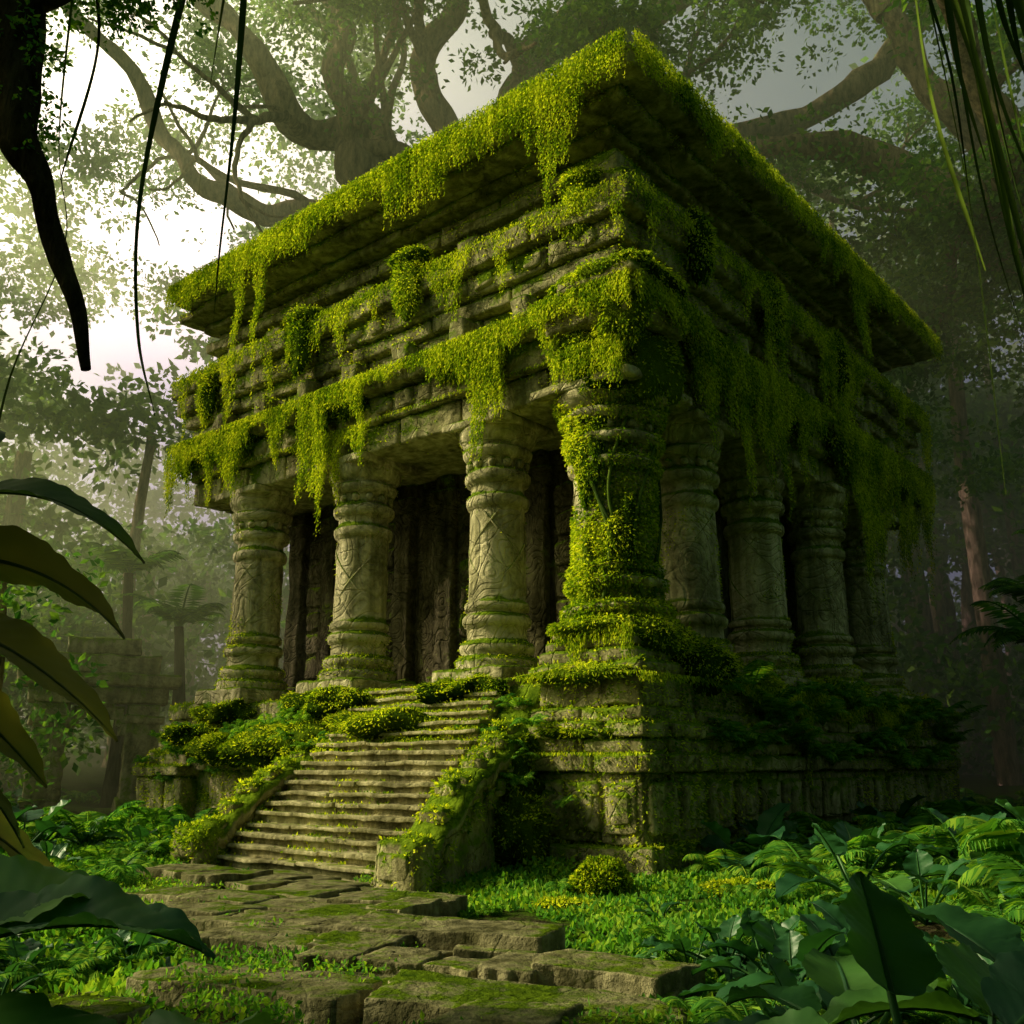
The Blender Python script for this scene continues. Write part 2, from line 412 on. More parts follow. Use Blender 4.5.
# ---------------- moss on the temple
cush=[];fr=[]
def cushion(c,r,n=700,seed=0,amp=.18,size=.06,droop=.6):
    r=np.array(r,float)
    e=ellipsoid(c,r,16,amp,seed,3.4);cush.append(e)
    P,Nn=sample_faces(e[0],e[1],int(n*2.6),lambda C,N_:np.clip(.45+fbm(C*2.2,seed%9)*1.3+.5*N_[:,2],.1,2))
    D=nrmz(P-np.array(c));P=P+D*(rng.random((len(P),1))**2*.10)
    fr.append(leafq(P,D,size,droop=droop,spread=.6,asp=.42))
allV=[];allF=[];o=0
for V,F in stone+ch:
    allV.append(V);allF.append(F+o);o+=len(V)
SV=np.concatenate(allV);SF=np.concatenate(allF)
def wt(C,Nn):
    a=fbm(C*.55,3)+.45*fbm(C*1.8,9)
    up=np.clip(Nn[:,2],0,1)
    side=np.clip(1-np.abs(Nn[:,2]),0,1)
    w=up*np.clip(.9+a*1.5,.35,2)
    near=np.exp(-((C[:,0]+.3)**2+(C[:,1]-.3)**2)/9.)
    right=(C[:,0]>-.9)&(C[:,1]>.8)
    rail=(C[:,1]<-.45)
    low=(C[:,2]<3)
    w=w+side*np.clip((a+.08+near*.35+.16*(C[:,2]>9)+.4*(C[:,2]>13.2)+.2*right+.2*rail+.12*low)*1.7,0,.95)
    vis=((C[:,1]<1.6)|(C[:,0]>-1.6))&(C[:,0]>-TX-1)&(C[:,1]<TY+1)
    w=w*vis*(1+1.0*rail)
    w=w*np.where((C[:,2]>13.7)&(C[:,0]<-.9)&(C[:,1]>.9),.05,1)
    w=w*np.where(Nn[:,2]<-.4,.0,1)
    return w
P,Nn=sample_faces(SV,SF,470000,wt)
fr.append(leafq(P,Nn,.065,droop=.4,spread=.6,asp=.45))
sV=np.concatenate([v for v,f in st]);oo=np.cumsum([0]+[len(v) for v,f in st])
sF=np.concatenate([f+oo[i] for i,(v,f) in enumerate(st)])
def ws(C,Nn):
    a=fbm(C*1.2,5)
    e=np.clip((np.abs(C[:,0]+4.6)-1.4),0,1)*1.6
    return np.clip(Nn[:,2],.1,1)*np.clip(a+e-.1+np.clip((C[:,2]-1.7)*1.6,0,3),0,3)*(C[:,1]<.4)
P,Nn=sample_faces(sV,sF,32000,ws);fr.append(leafq(P,Nn,.05,droop=.2,spread=.7))
for V,F in colpl:
    P,Nn=sample_faces(V,F,2200,lambda C,N_:np.clip(fbm(C*1.3,6)*2-.3+.9*(C[:,2]<3.9)+.4*N_[:,2],0,2));fr.append(leafq(P,Nn,.05,droop=.5,spread=.6,asp=.5))

def fringe(p0,p1,out,base,var,step=.026,seed=0,thr=.0,layers=2,size=.06,drip=1.0):
    p0=np.array(p0,float);p1=np.array(p1,float);out=np.array(out,float)
    L=np.linalg.norm(p1-p0);n=int(L/step)
    for ly in range(layers):
        s=np.linspace(0,1,n)+rng.normal(size=n)*.0005
        B=p0+(p1-p0)*s[:,None]+out*(rng.random((n,1))*.14-.02)
        z=0*s
        a=np.clip(fbm(np.stack([s*L*.38,z+seed,z],1),seed,2)*1.9+thr+.35,0,1.3)
        b=np.clip(1-np.abs(vn(np.stack([s*L*1.1,z+seed+9,z],1),seed+1))*2.2,0,1)**1.3
        c=np.clip(1-np.abs(vn(np.stack([s*L*3.1,z+seed+5,z],1),seed+4))*2.0,0,1)
        ln=base*(.6+.8*rng.random(n))+var*a*(.16+drip*b*.95+.4*c*(.3+b))*(.7+.4*rng.random(n))
        k=np.maximum(1,(ln/.042).astype(int))
        idx=np.repeat(np.arange(n),k)
        st_=np.concatenate([np.arange(q) for q in k])*.042
        P=B[idx]+np.stack([rng.normal(size=len(idx))*.02,rng.normal(size=len(idx))*.02,-st_],1)+out*(.05*np.sin(st_*3)[:,None])
        fr.append(leafq(P,np.tile(out,(len(P),1))*.5+np.array([0,0,-1.]),size,droop=.6,spread=.4,asp=.4))
fringe((-TX+.4,-.57,13.92),(.5,-.57,13.92),(0,-1,0),.6,2.5,seed=2,thr=.25,layers=3)
fringe((-5.5,-.6,13.92),(.5,-.6,13.92),(0,-1,0),.5,2.0,seed=77,thr=.4,layers=2)
fringe((-13,-.6,13.92),(-5,-.6,13.92),(0,-1,0),.4,2.6,seed=79,thr=.3,layers=2)
fringe((.57,-.5,13.92),(.57,TY+.4,13.92),(1,0,0),.5,1.5,seed=5,thr=.2,layers=3)
fringe((-TX+.3,-.02,11.55),(.1,-.02,11.55),(0,-1,0),.12,1.4,seed=12,thr=-.1)
fringe((.12,0,11.55),(.12,TY,11.55),(1,0,0),.2,1.9,seed=15,thr=.2)
fringe((-TX+.3,.1,9.7),(-.1,.1,9.7),(0,-1,0),.12,1.7,seed=21,thr=.05,layers=4)
fringe((-.1,.1,9.7),(-.1,TY,9.7),(1,0,0),.25,2.2,seed=25,thr=.25,layers=3)
fringe((-TX+.5,.40,8.75),(-.45,.40,8.75),(0,-1,0),.06,1.6,seed=31,thr=-.1,layers=3)
fringe((-.40,.45,8.8),(-.40,TY,8.8),(1,0,0),.1,1.6,seed=35,thr=.1)
fringe((-2.3,-.1,3.0),(.05,-.1,3.0),(0,-1,0),.05,.5,seed=41,thr=.1)
fringe((-2.3,-.12,1.8),(.1,-.12,1.8),(0,-1,0),.03,.9,seed=43,thr=.1)
fringe((.0,-.1,3.0),(.0,TY,3.0),(1,0,0),.1,1.5,seed=45,thr=.2,layers=3)
fringe((-1.8,.3,3.8),(-.3,.3,3.8),(0,-1,0),.15,.5,seed=48,thr=.2,layers=3)
for k in range(90):
    t=random.uniform(1.3,TX)
    cushion((-t+.3,-.3+random.uniform(0,.5),13.84),(random.uniform(.4,1.1),.32,random.uniform(.12,.34)),260,k)
for k in range(60):
    t=random.uniform(1.3,TY)
    cushion((.25-random.uniform(0,.5),t-.3,13.84),(.32,random.uniform(.4,1.1),random.uniform(.1,.28)),260,k+50)
for (x,y,z,s) in [(-1.05,.1,11.4,.85),(-5.3,-.1,11.2,1.0),(-8.85,-.1,11.0,1.0),(-12.6,-.05,10.6,.8)]:
    cushion((x,y,z),(.38*s,.2*s,.76*s),1000,int(-x*3),.14,.06,.7)
    cushion((x,y+.05,z+.62*s),(.52*s,.28*s,.18*s),350,int(-x*5),.14)
for (y,z,s) in [(2.4,11.2,1.),(5.5,11.1,1.),(9.0,11.0,1.)]:
    cushion((.1,y,z),(.22*s,.42*s,.8*s),700,int(y*3),.14,.07,.7)
for c,r,n in [((-.6,-.12,9.8),(1.05,.26,.18),900),((.12,.7,9.77),(.28,1.0,.2),800),((-.2,.1,9.1),(.5,.3,.6),900),((-1.2,.25,8.7),(.5,.2,.45),600),
              ((-.3,1.1,8.4),(.3,.8,.7),800),((-.9,.5,8.1),(.6,.35,.35),500),((-.1,2.5,9.4),(.2,.8,.4),600)]:
    cushion(c,r,n,int(n*.37)%17,.26,.065,.8)
fringe((-1.9,-.2,9.6),(.2,-.2,9.6),(0,-1,0),.35,1.9,seed=91,thr=.5,layers=6)
fringe((.22,-.2,9.6),(.22,2.2,9.6),(1,0,0),.4,2.2,seed=93,thr=.6,layers=5)
fringe((-1.6,.1,8.7),(-.2,.1,8.7),(0,-1,0),.5,1.2,seed=95,thr=.5,layers=4)
for (x,w) in [(-3.4,.55),(-4.4,.45),(-7.5,.75),(-8.4,.45),(-11.4,.6),(-13.1,.8),(-13.9,.5)]:
    fringe((x-w,.1,9.7),(x+w,.1,9.7),(0,-1,0),.4,1.7,seed=int(-x*10),thr=.5,layers=4)
    cushion((x,.3,9.3),(w*.8,.14,.4),450,int(x*7)%19,.28,.06,.9)
for (y,h) in [(3.4,.7),(5.2,.6),(7.2,.9),(9.5,.9),(11.5,1.1),(13.6,1.2),(15.,.8)]:
    cushion((-.25,y,9.2),(.2,h,.55),600,int(y*7)%19,.26,.07,.9)
    fringe((-.05,y-h,9.7),(-.05,y+h,9.7),(1,0,0),.5,1.6,seed=int(y*10),thr=.4,layers=2)
P,Nn=sample_faces(cornerpart[0],cornerpart[1],32000,lambda C,N_:np.clip(.4+fbm(C*1.1,4)*2.2+.6*(.3*N_[:,0]-.5*N_[:,1]),0.0,2))
fr.append(leafq(P,Nn,.07,droop=.7,spread=.5,asp=.5))
for k in range(14):
    a=-1.5+random.uniform(-.8,.9);z=random.uniform(4.2,7.6)
    cushion((-1.2+.7*math.cos(a),1.2+.7*math.sin(a),z),(.16,.16,random.uniform(.35,.8)),350,k+3,.3,.06,.8)
vp=[]
for k in range(5):
    t=np.linspace(0,1,40);a=-1.6+.5*k+np.sin(t*5+k)*.5;rr=.8
    vp.append(tube(np.stack([-1.2+np.cos(a)*rr,1.2+np.sin(a)*rr,3.6+t*4.6],1),np.linspace(.04,.025,40),6,.4,k,4))
obj('column_vines',vp,M_vine,temple)
for c,r,n in [((-1.2,.35,3.8),(.75,.3,.12),600),((-.4,1.2,3.6),(.4,.9,.3),800),((-.2,2.2,3.2),(.45,.8,.45),900),((-1.9,1.,3.8),(.4,.5,.2),400),((-1.2,-.02,3.0),(1.1,.2,.12),700),((-1.3,.05,2.1),(.9,.2,.1),500)]:
    cushion(c,r,n,n%13,.25,.06,.5)
for c,r,n in [((-3.9,.6,2.85),(.9,.7,.3),1300),((-3.5,-.1,2.0),(.8,.5,.25),1000),((-7.6,.4,2.8),(1.2,.8,.3),1500),((-8.2,-.1,2.1),(1.4,.5,.3),1500),((-9.4,.1,1.9),(1.3,.5,.3),1300),
              ((-5.4,.2,2.3),(1.8,.9,.28),2300),((-6.6,-.3,1.8),(.8,.5,.22),900),((-11.6,.6,2.75),(1.1,.6,.25),1100),((-10.6,.0,1.9),(1.1,.5,.3),1100),((-12.3,.0,2.3),(.8,.4,.2),700),
              ((-2.7,.0,1.9),(.6,.5,.35),800),((-4.6,-.25,2.0),(1.,.4,.14),700),((-2.4,-.3,1.2),(.5,.5,.6),900),((-2.0,-.6,.6),(.4,.5,.5),700)]:
    cushion(c,r,n,n%13,.42,.06,.2)
for y in np.arange(3.4,15,1.2):
    cushion((-.6,y,3.0),(.5,.9,random.uniform(.2,.4)),700,int(y*5),.26,.08,.4)
obj('moss_cushions',cush,M_mossb,temple)
obj('moss_growth',fr,M_moss,temple,smooth=False)

# ================================================================ GROUND
def ground_h(x,y):
    P=np.stack([x,y,0*x],1)
    h=.10*fbm(P*.35,3)+.05*fbm(P*1.3,5)
    d=np.hypot(x,y-12);h=h+np.clip(d-26,0,60)*.04*(1+fbm(P*.06,9))
    h=h+.35*np.clip((x-3.2)/3,0,1)*np.clip((17-y)/5,0,1)+.3*np.clip((-5.5-x)/3,0,1)
    return h-.04
gx=np.concatenate([np.linspace(-300,-31,18),np.linspace(-30,30,241),np.linspace(31,300,18)])
gy=np.concatenate([np.linspace(-200,-6,14),np.linspace(-5,45,201),np.linspace(46,320,22)])
X,Y=np.meshgrid(gx,gy,indexing='ij')
GP=np.stack([X.ravel(),Y.ravel(),ground_h(X.ravel(),Y.ravel())],1)
M_ground=stone_mat('mossy_soil',(.03,.025,.015),(.055,.05,.025),(.08,.07,.04),moss_t=.6,nscale=1.3,mossc=((.02,.045,.006),(.07,.12,.012)),crack=0)
obj('ground',[(GP,gridfaces(len(gx),len(gy)))],M_ground)
ps=[]
def slab(cx,cy,w,d,z,rot,seed):
    rs=np.random.default_rng(seed)
    cn=np.array([(-1,-1),(0,-1),(1,-1),(1,0),(1,1),(0,1),(-1,1),(-1,0)],float)
    cn=cn+rs.normal(size=cn.shape)*np.array([.12,.12])
    pts=[]
    for a,b in zip(cn,np.roll(cn,-1,axis=0)):
        for t in np.linspace(0,1,9,endpoint=False): pts.append(a+(b-a)*t)
    pts=np.array(pts);q4=np.c_[pts*4+seed,0*pts[:,0]];pts=pts*(1+.06*vn(q4,seed)+.03*vn(q4*3,seed))[:,None]
    rings=[(1.0,-.3),(1.0,-.012),(.985,0),(.85,.0),(.6,0),(.3,0),(.02,0)]
    P=[]
    for q,dz in rings:
        x=pts[:,0]*q*w/2;y=pts[:,1]*q*d/2
        P.append(np.stack([cx+x*math.cos(rot)-y*math.sin(rot),cy+x*math.sin(rot)+y*math.cos(rot),0*x+z+dz],1))
    P=np.stack(P);P=np.concatenate([P,P[:,:1]],1).reshape(-1,3)
    P[:,2]+=.018*vn(P*1.5,seed)+.014*vn(P*5,seed)+rs.normal()*.012*(P[:,0]-cx)
    P[:,:2]+=.012*vn3(P*8,seed)[:,:2]
    ps.append((P,gridfaces(len(rings),len(pts)+1)))
PYS=[3,6,7.8,9.4,11,12.8,15];PXS=[-1.7,-1.0,-.8,-1.1,-2.0,-3.1,-3.7]
cl=smooth_path([(-3.6,14.9,0),(-3.1,12.8,0),(-2.0,11.,0),(-1.1,9.4,0),(-.8,7.8,0),(-1.0,6.,0),(-1.7,4.,0)],36)
for i,c in enumerate(cl[::2]):
    wide=4.2 if c[1]>12 else 3.6
    a=math.radians(-20 if c[1]<13 else -38)+random.uniform(-.06,.06)
    x=-wide/2+random.uniform(-.5,.3)
    while x<wide/2-.3:
        w=random.choice([.5,.7,1.0,1.4,1.9])*random.uniform(.9,1.1)
        px=c[0]+(x+w/2)*math.cos(a);py=c[1]+(x+w/2)*math.sin(a)+random.uniform(-.08,.08)
        if random.random()>.14:
            slab(px,py,w*.99,.76+random.uniform(-.18,.12),.05+random.uniform(-.05,.05)+.05*(i%3),a+random.uniform(-.12,.12),i*9+int(x*7)+50)
        x+=w+.03
obj('stone_path',ps,M_path)

n=300000
x=rng.uniform(-13,13,n);y=rng.uniform(4,22,n)
P=np.stack([x,y,ground_h(x,y)],1)
pc=np.interp(y,PYS,PXS);dp=np.abs(x-pc)
ct,sn=math.cos(math.radians(-40.2)),math.sin(math.radians(-40.2))
def tolocal(x,y):
    dx,dy=x-1.96,y-14.8
    return dx*ct+dy*sn,-dx*sn+dy*ct
def toworld(a,b): return 1.96+a*ct-b*sn,14.8+a*sn+b*ct
lx,ly=tolocal(x,y)
inside=((lx<.1)&(ly>-.1)&(lx>-TX))|((lx<-2.3)&(lx>-6.7)&(ly>-2.9)&(ly<.5))
f=fbm(P*.5,12)+.5*fbm(P*1.7,13)
onp=(dp<1.7+f*1.3)
keep=(~inside)&((~onp)|(f>.05))&(f>-.45)
P=P[keep];f=f[keep];onp=onp[keep]
P[:,2]+=np.where(onp,.09+.08*rng.random(len(P)),np.clip(f+.35,0,1)*.24*rng.random(len(P)))
obj('ground_cover',[leafq(P[~onp],np.tile([0,0,.6],((~onp).sum(),1)),.085,spread=.9,asp=.6),leafq(P[onp],np.tile([0,0,.6],(onp.sum(),1)),.05,spread=.9,asp=.5)],M_fern,smooth=False)
cush2=[];fr2=[]
def clod(x,y,r,h,n):
    c=(x,y,ground_h(np.array([x]),np.array([y]))[0]+h*.3)
    e=ellipsoid(c,(r,r,h),16,.2,int(x*9+y*5)%23,2.5);cush2.append(e)
    Pp,Nn=sample_faces(e[0],e[1],n*2,lambda C,N_:1.+0*C[:,0]);fr2.append(leafq(Pp,nrmz(Pp-np.array(c)),.045,droop=.1,spread=.6))
clod(1.15,13.4,.36,.34,2600);clod(2.9,13.2,.5,.12,1300);clod(.6,12.3,.4,.09,1000)
mo=empty('moss_mounds')
obj('mound',cush2,M_mossb,mo);obj('mound_leaves',fr2,M_moss,mo,smooth=False)

# ================================================================ PLANTS
def frond(L,arch,npin,wid,az,el,base=(0,0,0)):
    t=np.linspace(0,1,14)
    r=L*t*np.cos(el)*(1-.12*t*t);z=L*(np.sin(el)*t-arch*t*t)
    ctr=np.stack([r*math.cos(az)+base[0],r*math.sin(az)+base[1],z+base[2]],1)
    parts=[tube(ctr,np.linspace(.012,.003,14)*max(1,L),4)]
    side=np.array([-math.sin(az),math.cos(az),0])
    tt=np.linspace(.12,.99,npin)
    C=np.stack([np.interp(tt,t,ctr[:,i]) for i in range(3)],1)
    T=nrmz(np.gradient(C,axis=0))
    ln=wid*np.sin(np.clip(tt*1.05,0,1)**.75*math.pi*.97+.03)*1.0+.02
    for s in(-1,1):
        d=nrmz(side*s+T*.45+np.array([0,0,-.28])+rng.normal(size=(npin,3))*.05)
        w=T*(L*.9/npin*.42)
        V=np.stack([C-w*.3,C+d*ln[:,None]*.45-w,C+d*ln[:,None],C+d*ln[:,None]*.45+w],1)
        V[:,:,2]+=np.array([0,.01,-.02,.01])
        parts.append((V.reshape(-1,3),np.arange(4*npin).reshape(npin,4)))
    return parts
def fern_mesh(name,nf,L,mat,h=0):
    p=[]
    for i in range(nf):
        az=2*math.pi*i/nf+random.uniform(-.3,.3)
        p+=frond(L*random.uniform(.7,1.15),random.uniform(.45,.8),26,L*.2,az,random.uniform(.6,1.15),(0,0,h))
    return make_mesh(name,p,mat,False)
def bigleaf(L,W,az,el,arch,base=(0,0,0),stem=.35,twist=0,roll=.25,fine=True):
    nu,nv=(60,13) if fine else (26,9)
    t=np.linspace(0,1,nu)
    sL=L+stem
    full=np.linspace(0,1,26)
    r=sL*full*math.cos(el);z=sL*(math.sin(el)*full-arch*full**2.2)
    a=az+twist*full*.4
    ctr=np.stack([base[0]+r*np.cos(a),base[1]+r*np.sin(a),base[2]+z],1)
    parts=[tube(ctr,np.linspace(.018,.004,26),5)]
    s0=stem/sL;ts=s0+(1-s0)*t
    C=np.stack([np.interp(ts,full,ctr[:,i]) for i in range(3)],1)
    T=nrmz(np.gradient(C,axis=0));side=np.array([-math.sin(az),math.cos(az),0])
    side=nrmz(side+0*T+np.array([0,0,twist]));up=nrmz(np.cross(T,side));up=up*np.sign(up[:,2:3]+1e-6)
    w=W*np.sin(np.clip(t**.62*math.pi,0,math.pi))**.8*.5+.002
    w=w*(1+.05*np.sin(t*23+az)+.03*np.sin(t*51+az*3))
    v=np.linspace(-1,1,nv);av=np.abs(v)[None,:]
    P=C[:,None,:]+side[:,None,:]*(w[:,None]*v[None,:])[:,:,None]+up[:,None,:]*(roll*w[:,None]*(np.abs(v)**1.3)[None,:])[:,:,None]
    ph=(t[:,None]-.22*av)*(11 if fine else 6)
    vein=np.abs(ph-np.round(ph))*2
    rip=.028*W*(vein**.6)*np.clip(av*3,0,1)+.035*W*np.sin(t*17+az)[:,None]*av**2
    P=P+up[:,None,:]*rip[:,:,None]
    parts.append((P.reshape(-1,3),gridfaces(nu,nv)))
    return parts
def broad_mesh(name,nl,L,W,mat,el=(.5,1.2),stem=.5):
    p=[]
    for i in range(nl):
        az=2*math.pi*i/nl*1.0+random.uniform(-.3,.3)
        p+=bigleaf(L*random.uniform(.7,1.15),W*random.uniform(.8,1.15),az,random.uniform(*el),random.uniform(.25,.6),(0,0,0),stem*random.uniform(.7,1.3),random.uniform(-.25,.25),.25,False)
    return make_mesh(name,p,mat,True)
ferns=[fern_mesh('fern_a',11,1.0,M_fern),fern_mesh('fern_b',9,1.35,M_fern),fern_mesh('fern_c',14,.75,M_fern)]
broads=[broad_mesh('broad_a',9,.55,.28,M_broad),broad_mesh('broad_b',7,.8,.4,M_broad),broad_mesh('broad_c',12,.4,.16,M_broad,stem=.25)]
und=empty('jungle_undergrowth')
def gh(x,y): return float(ground_h(np.array([float(x)]),np.array([float(y)]))[0])
def put(me,x,y,s,z=None,tilt=.12):
    add_obj('plant',me,und,(x,y,gh(x,y) if z is None else z),(random.uniform(-tilt,tilt),random.uniform(-tilt,tilt),random.uniform(0,6.28)),(s,s,s*random.uniform(.85,1.15)))
def free(x,y,m=2.0):
    l=tolocal(x,y)
    if l[0]<.5 and l[1]>-.4 and l[0]>-TX-.5 and l[1]<TY+1: return False
    if -7.6<l[0]<-1.5 and -3.3<l[1]<.5: return False
    if y<15.5 and abs(x-np.interp(y,PYS,PXS))<m: return False
    if 20<y<31 and abs(x/y+.43)<.08: return False
    return True
for k in range(520):
    y=random.uniform(6,36);x=random.uniform(-.75,.75)*(y+5)
    if not free(x,y): continue
    if -2<x<5.0 and 9<y<14.: 
        if random.random()<.3: continue
        put(random.choice([ferns[2],ferns[2],ferns[0],broads[2]]),x,y,random.uniform(.4,.85));continue
    s=random.uniform(.6,1.2)*(1 if y<14 else 1.4)
    if y<9: s*=.6
    put(random.choice(ferns+ferns+broads),x,y,s)
for t in np.arange(.8,15,.6):
    x,y=toworld(.55+random.uniform(0,.6),t);put(random.choice(ferns+broads[1:2]),x,y,random.uniform(1.0,1.5))
    if t>1.5:
        for q in range(2):
            x,y=toworld(.12,t+.2+q*.3);put(random.choice(ferns),x,y,random.uniform(.7,1.1),z=random.uniform(1.5,3.0))
for t in np.arange(7.6,14.5,.5):
    x,y=toworld(-t,-.5-random.uniform(0,.6));put(random.choice(ferns),x,y,random.uniform(.7,1.2))
    x,y=toworld(-t,-.05);put(random.choice(ferns),x,y,random.uniform(.5,.8),z=random.uniform(1.2,2.4))
for (a,b,z,s) in [(-2.7,-.25,2.1,.7),(-3.3,-.3,2.1,.7),(-2.3,-.35,1.9,.6),(-3.9,.1,2.9,.5),(-6.7,-.3,2.0,.7),(-7.6,-.2,2.4,.9),(-8.4,.0,2.5,.9),(-9.3,0,2.3,.9),(-6.9,-.9,1.9,.5),(-1.9,-.7,1.3,.6),(-1.9,-.3,2.2,.6),(-1.3,-.25,1.,.4),
                  (-8.9,-.3,2.1,.8),(-7.9,-.5,2.1,.8),(-10,-.1,2.2,.8),(-5.9,.1,2.4,.45),(-4.9,.2,2.5,.4),(-3.0,.2,2.6,.6),(-10.8,.1,2.3,.7),(-11.8,.2,2.8,.6),(-6.3,.1,2.5,.6),
                  (-7.2,.2,2.9,.7),(-8.0,.3,2.9,.7),(-8.9,.4,2.8,.7),(-3.6,.3,2.9,.5),(-2.5,.1,2.5,.7),(-2.1,-.4,1.7,.6),(-6.95,-1.5,1.4,.4)]:
    x,y=toworld(a,b);put(random.choice(ferns[::2]),x,y,s,z=z,tilt=.35)
for k in range(110):
    x=random.uniform(3.6,11);y=random.uniform(6.5,17)
    if not free(x,y): continue
    put(random.choice(ferns+broads+ferns),x,y,random.uniform(.8,1.5))
for k in range(50):
    x=random.uniform(-12,-5.5);y=random.uniform(8,20)
    if not free(x,y): continue
    put(random.choice(ferns+broads),x,y,random.uniform(.8,1.5))
for k in range(34):
    put(random.choice(broads+ferns[:1]),random.uniform(1.3,3.8),random.uniform(5.5,8.8),random.uniform(.5,.9))
for k in range(14):
    put(random.choice(broads+ferns[:1]),random.uniform(-4.6,-3.1),random.uniform(5.5,9.5),random.uniform(.5,.8))

def plant(name,x,y,leaves,mat,z=0):
    e=empty(name,(x,y,z));p=[]
    for (L,W,az,el,arch,stem,b,tw) in leaves:
        p+=bigleaf(L,W,math.radians(az),math.radians(el),arch,b,stem,tw)
    obj('leaves',p,mat,e);return e
plant('elephant_ear_plant',-1.75,2.7,[(.75,.5,20,30,.45,.35,(0,0,1.0),.1),(.8,.5,-15,20,.6,.35,(0,0,.9),-.1),(.8,.46,50,40,.5,.35,(0,0,.95),.2),(.7,.4,95,40,.6,.4,(0,0,1.0),0),(.6,.35,-50,30,.6,.3,(0,0,.9),0),(.6,.35,150,50,.5,.4,(0,0,.9),0),(.85,.5,35,5,.4,.2,(0,0,.8),0),(.95,.55,12,10,.4,.15,(0,0,.8),.1),(0.06,.05,0,90,0,1.0,(0,0,0),0)],M_broad)
plant('elephant_ear_plant',-1.15,3.0,[(.6,.45,10,10,.4,.2,(0,0,.72),.1),(.6,.42,60,25,.5,.2,(0,0,.7),-.1),(.6,.42,-40,20,.5,.2,(0,0,.7),-.1),(.6,.42,160,20,.5,.2,(0,0,.7),.1),(.06,.05,0,90,0,.7,(0,0,0),0)],M_broad)
plant('elephant_ear_plant',1.25,3.1,[(.48,.34,112,80,.2,.28,(-.1,0,.68),.3),(.5,.36,50,50,.4,.35,(.1,0,.62),.4),(.65,.4,150,25,.5,.3,(0,0,.62),-.2),(.65,.38,15,45,.4,.35,(0,0,.62),.2),(.6,.36,200,15,.5,.3,(0,0,.62),0),(.6,.34,-20,35,.5,.35,(0,0,.6),0),(.06,.05,0,90,0,.65,(0,0,0),0)],M_broad)
plant('elephant_ear_plant',2.1,3.8,[(.8,.46,120,50,.4,.5,(0,0,.5),.1),(.8,.46,170,35,.5,.5,(0,0,.5),.1),(.7,.42,60,50,.5,.5,(0,0,.5),-.1),(.7,.42,215,35,.5,.5,(0,0,.45),0),(.7,.4,10,50,.5,.5,(0,0,.45),0),(.06,.05,0,90,0,.5,(0,0,0),0)],M_broad)
plant('elephant_ear_plant',1.5,4.6,[(.6,.36,130,40,.5,.3,(0,0,.35),.1),(.6,.36,80,50,.4,.3,(0,0,.35),.1),(.6,.34,30,50,.5,.3,(0,0,.35),-.1),(.6,.34,190,30,.5,.3,(0,0,.35),0),(.6,.34,250,40,.5,.3,(0,0,.3),0)],M_broad)
bp=plant('banana_plant',-2.95,4.5,[(1.1,.32,5,30,.62,.2,(0,0,2.75),.5),(1.0,.38,12,10,.5,.2,(0,0,2.55),-.7),(.9,.38,0,-5,.45,.2,(0,0,2.3),.5),(.8,.3,-20,45,.7,.2,(0,0,3.0),-.4),(.9,.34,160,40,.6,.2,(0,0,2.9),0),
     (.9,.34,90,30,.6,.2,(0,0,2.6),0),(.7,.34,-5,-25,.3,.2,(0,0,2.15),.6),(.6,.3,15,-15,.5,.2,(0,0,1.85),-.5),(.8,.34,20,10,.7,.2,(0,0,1.4),.4)],M_ban)
obj('stem',[tube([(0,0,-.1),(.02,0,1),(.0,0,2),(0,0,3.1)],[.1,.09,.07,.04],10)],M_vine,bp)
for (x,y,s) in [(4.9,9.0,1.8),(5.6,10.4,2.),(4.4,7.9,1.3),(3.6,6.6,1.0),(6.2,9.,2.2)]:
    put(ferns[1],x,y,s);put(broads[1],x+.4,y+.3,s*.8)

# ================================================================ TREES
def leafcloud(c,R,n,size,flat=.6,sub=14):
    c=np.array(c,float)
    ce=rng.normal(size=(sub,3))*np.array([R,R,R*flat])*.5+c
    rr=R*(.22+.25*rng.random(sub))
    i=rng.integers(0,sub,n);d=nrmz(rng.normal(size=(n,3)));d[:,2]=np.where(rng.random(n)<.6,np.abs(d[:,2]),d[:,2])
    P=ce[i]+d*rr[i][:,None]*(.75+.3*rng.random((n,1)))*np.array([1,1,flat])
    return leafq(P,d,size,droop=.3,spread=.7,asp=.6)
def grow(p,d,L,r,depth,bark,tips,bend=.45,minr=.06):
    n=9;pts=[np.array(p,float)];d=np.array(d,float);d/=np.linalg.norm(d)
    for i in range(n):
        d=d+rng.normal(size=3)*bend*.35+np.array([0,0,.02]);d/=np.linalg.norm(d);pts.append(pts[-1]+d*L/n)
    rad=np.linspace(r,r*.55,n+1)
    bark.append(tube(pts,rad,9,.3,int(L*7)%9,.8/max(r,.2)))
    if depth==0 or r*.55<minr:
        tips.append(pts[-1]);tips.append(pts[n//2]);return
    for k in range(random.choice([2,2,3])):
        nd=d+rng.normal(size=3)*.55;nd[2]+=.08
        grow(pts[-1],nd,L*random.uniform(.6,.85),r*.55*random.uniform(.75,1),depth-1,bark,tips,bend,minr)
    if depth>1:
        m=pts[n//2];nd=d+rng.normal(size=3)*.8;grow(m,nd,L*.55,r*.35,depth-2,bark,tips,bend,minr)
gt=empty('giant_jungle_tree',(-3.5,40,0))
bark=[];tips=[]
bark.append(stube([(0,0,-1),(.3,0,10),(-.2,0,19),(.3,0,27)],3.0,2.0,24,20,.35,2,.4))
C0=(.3,0,26.5)
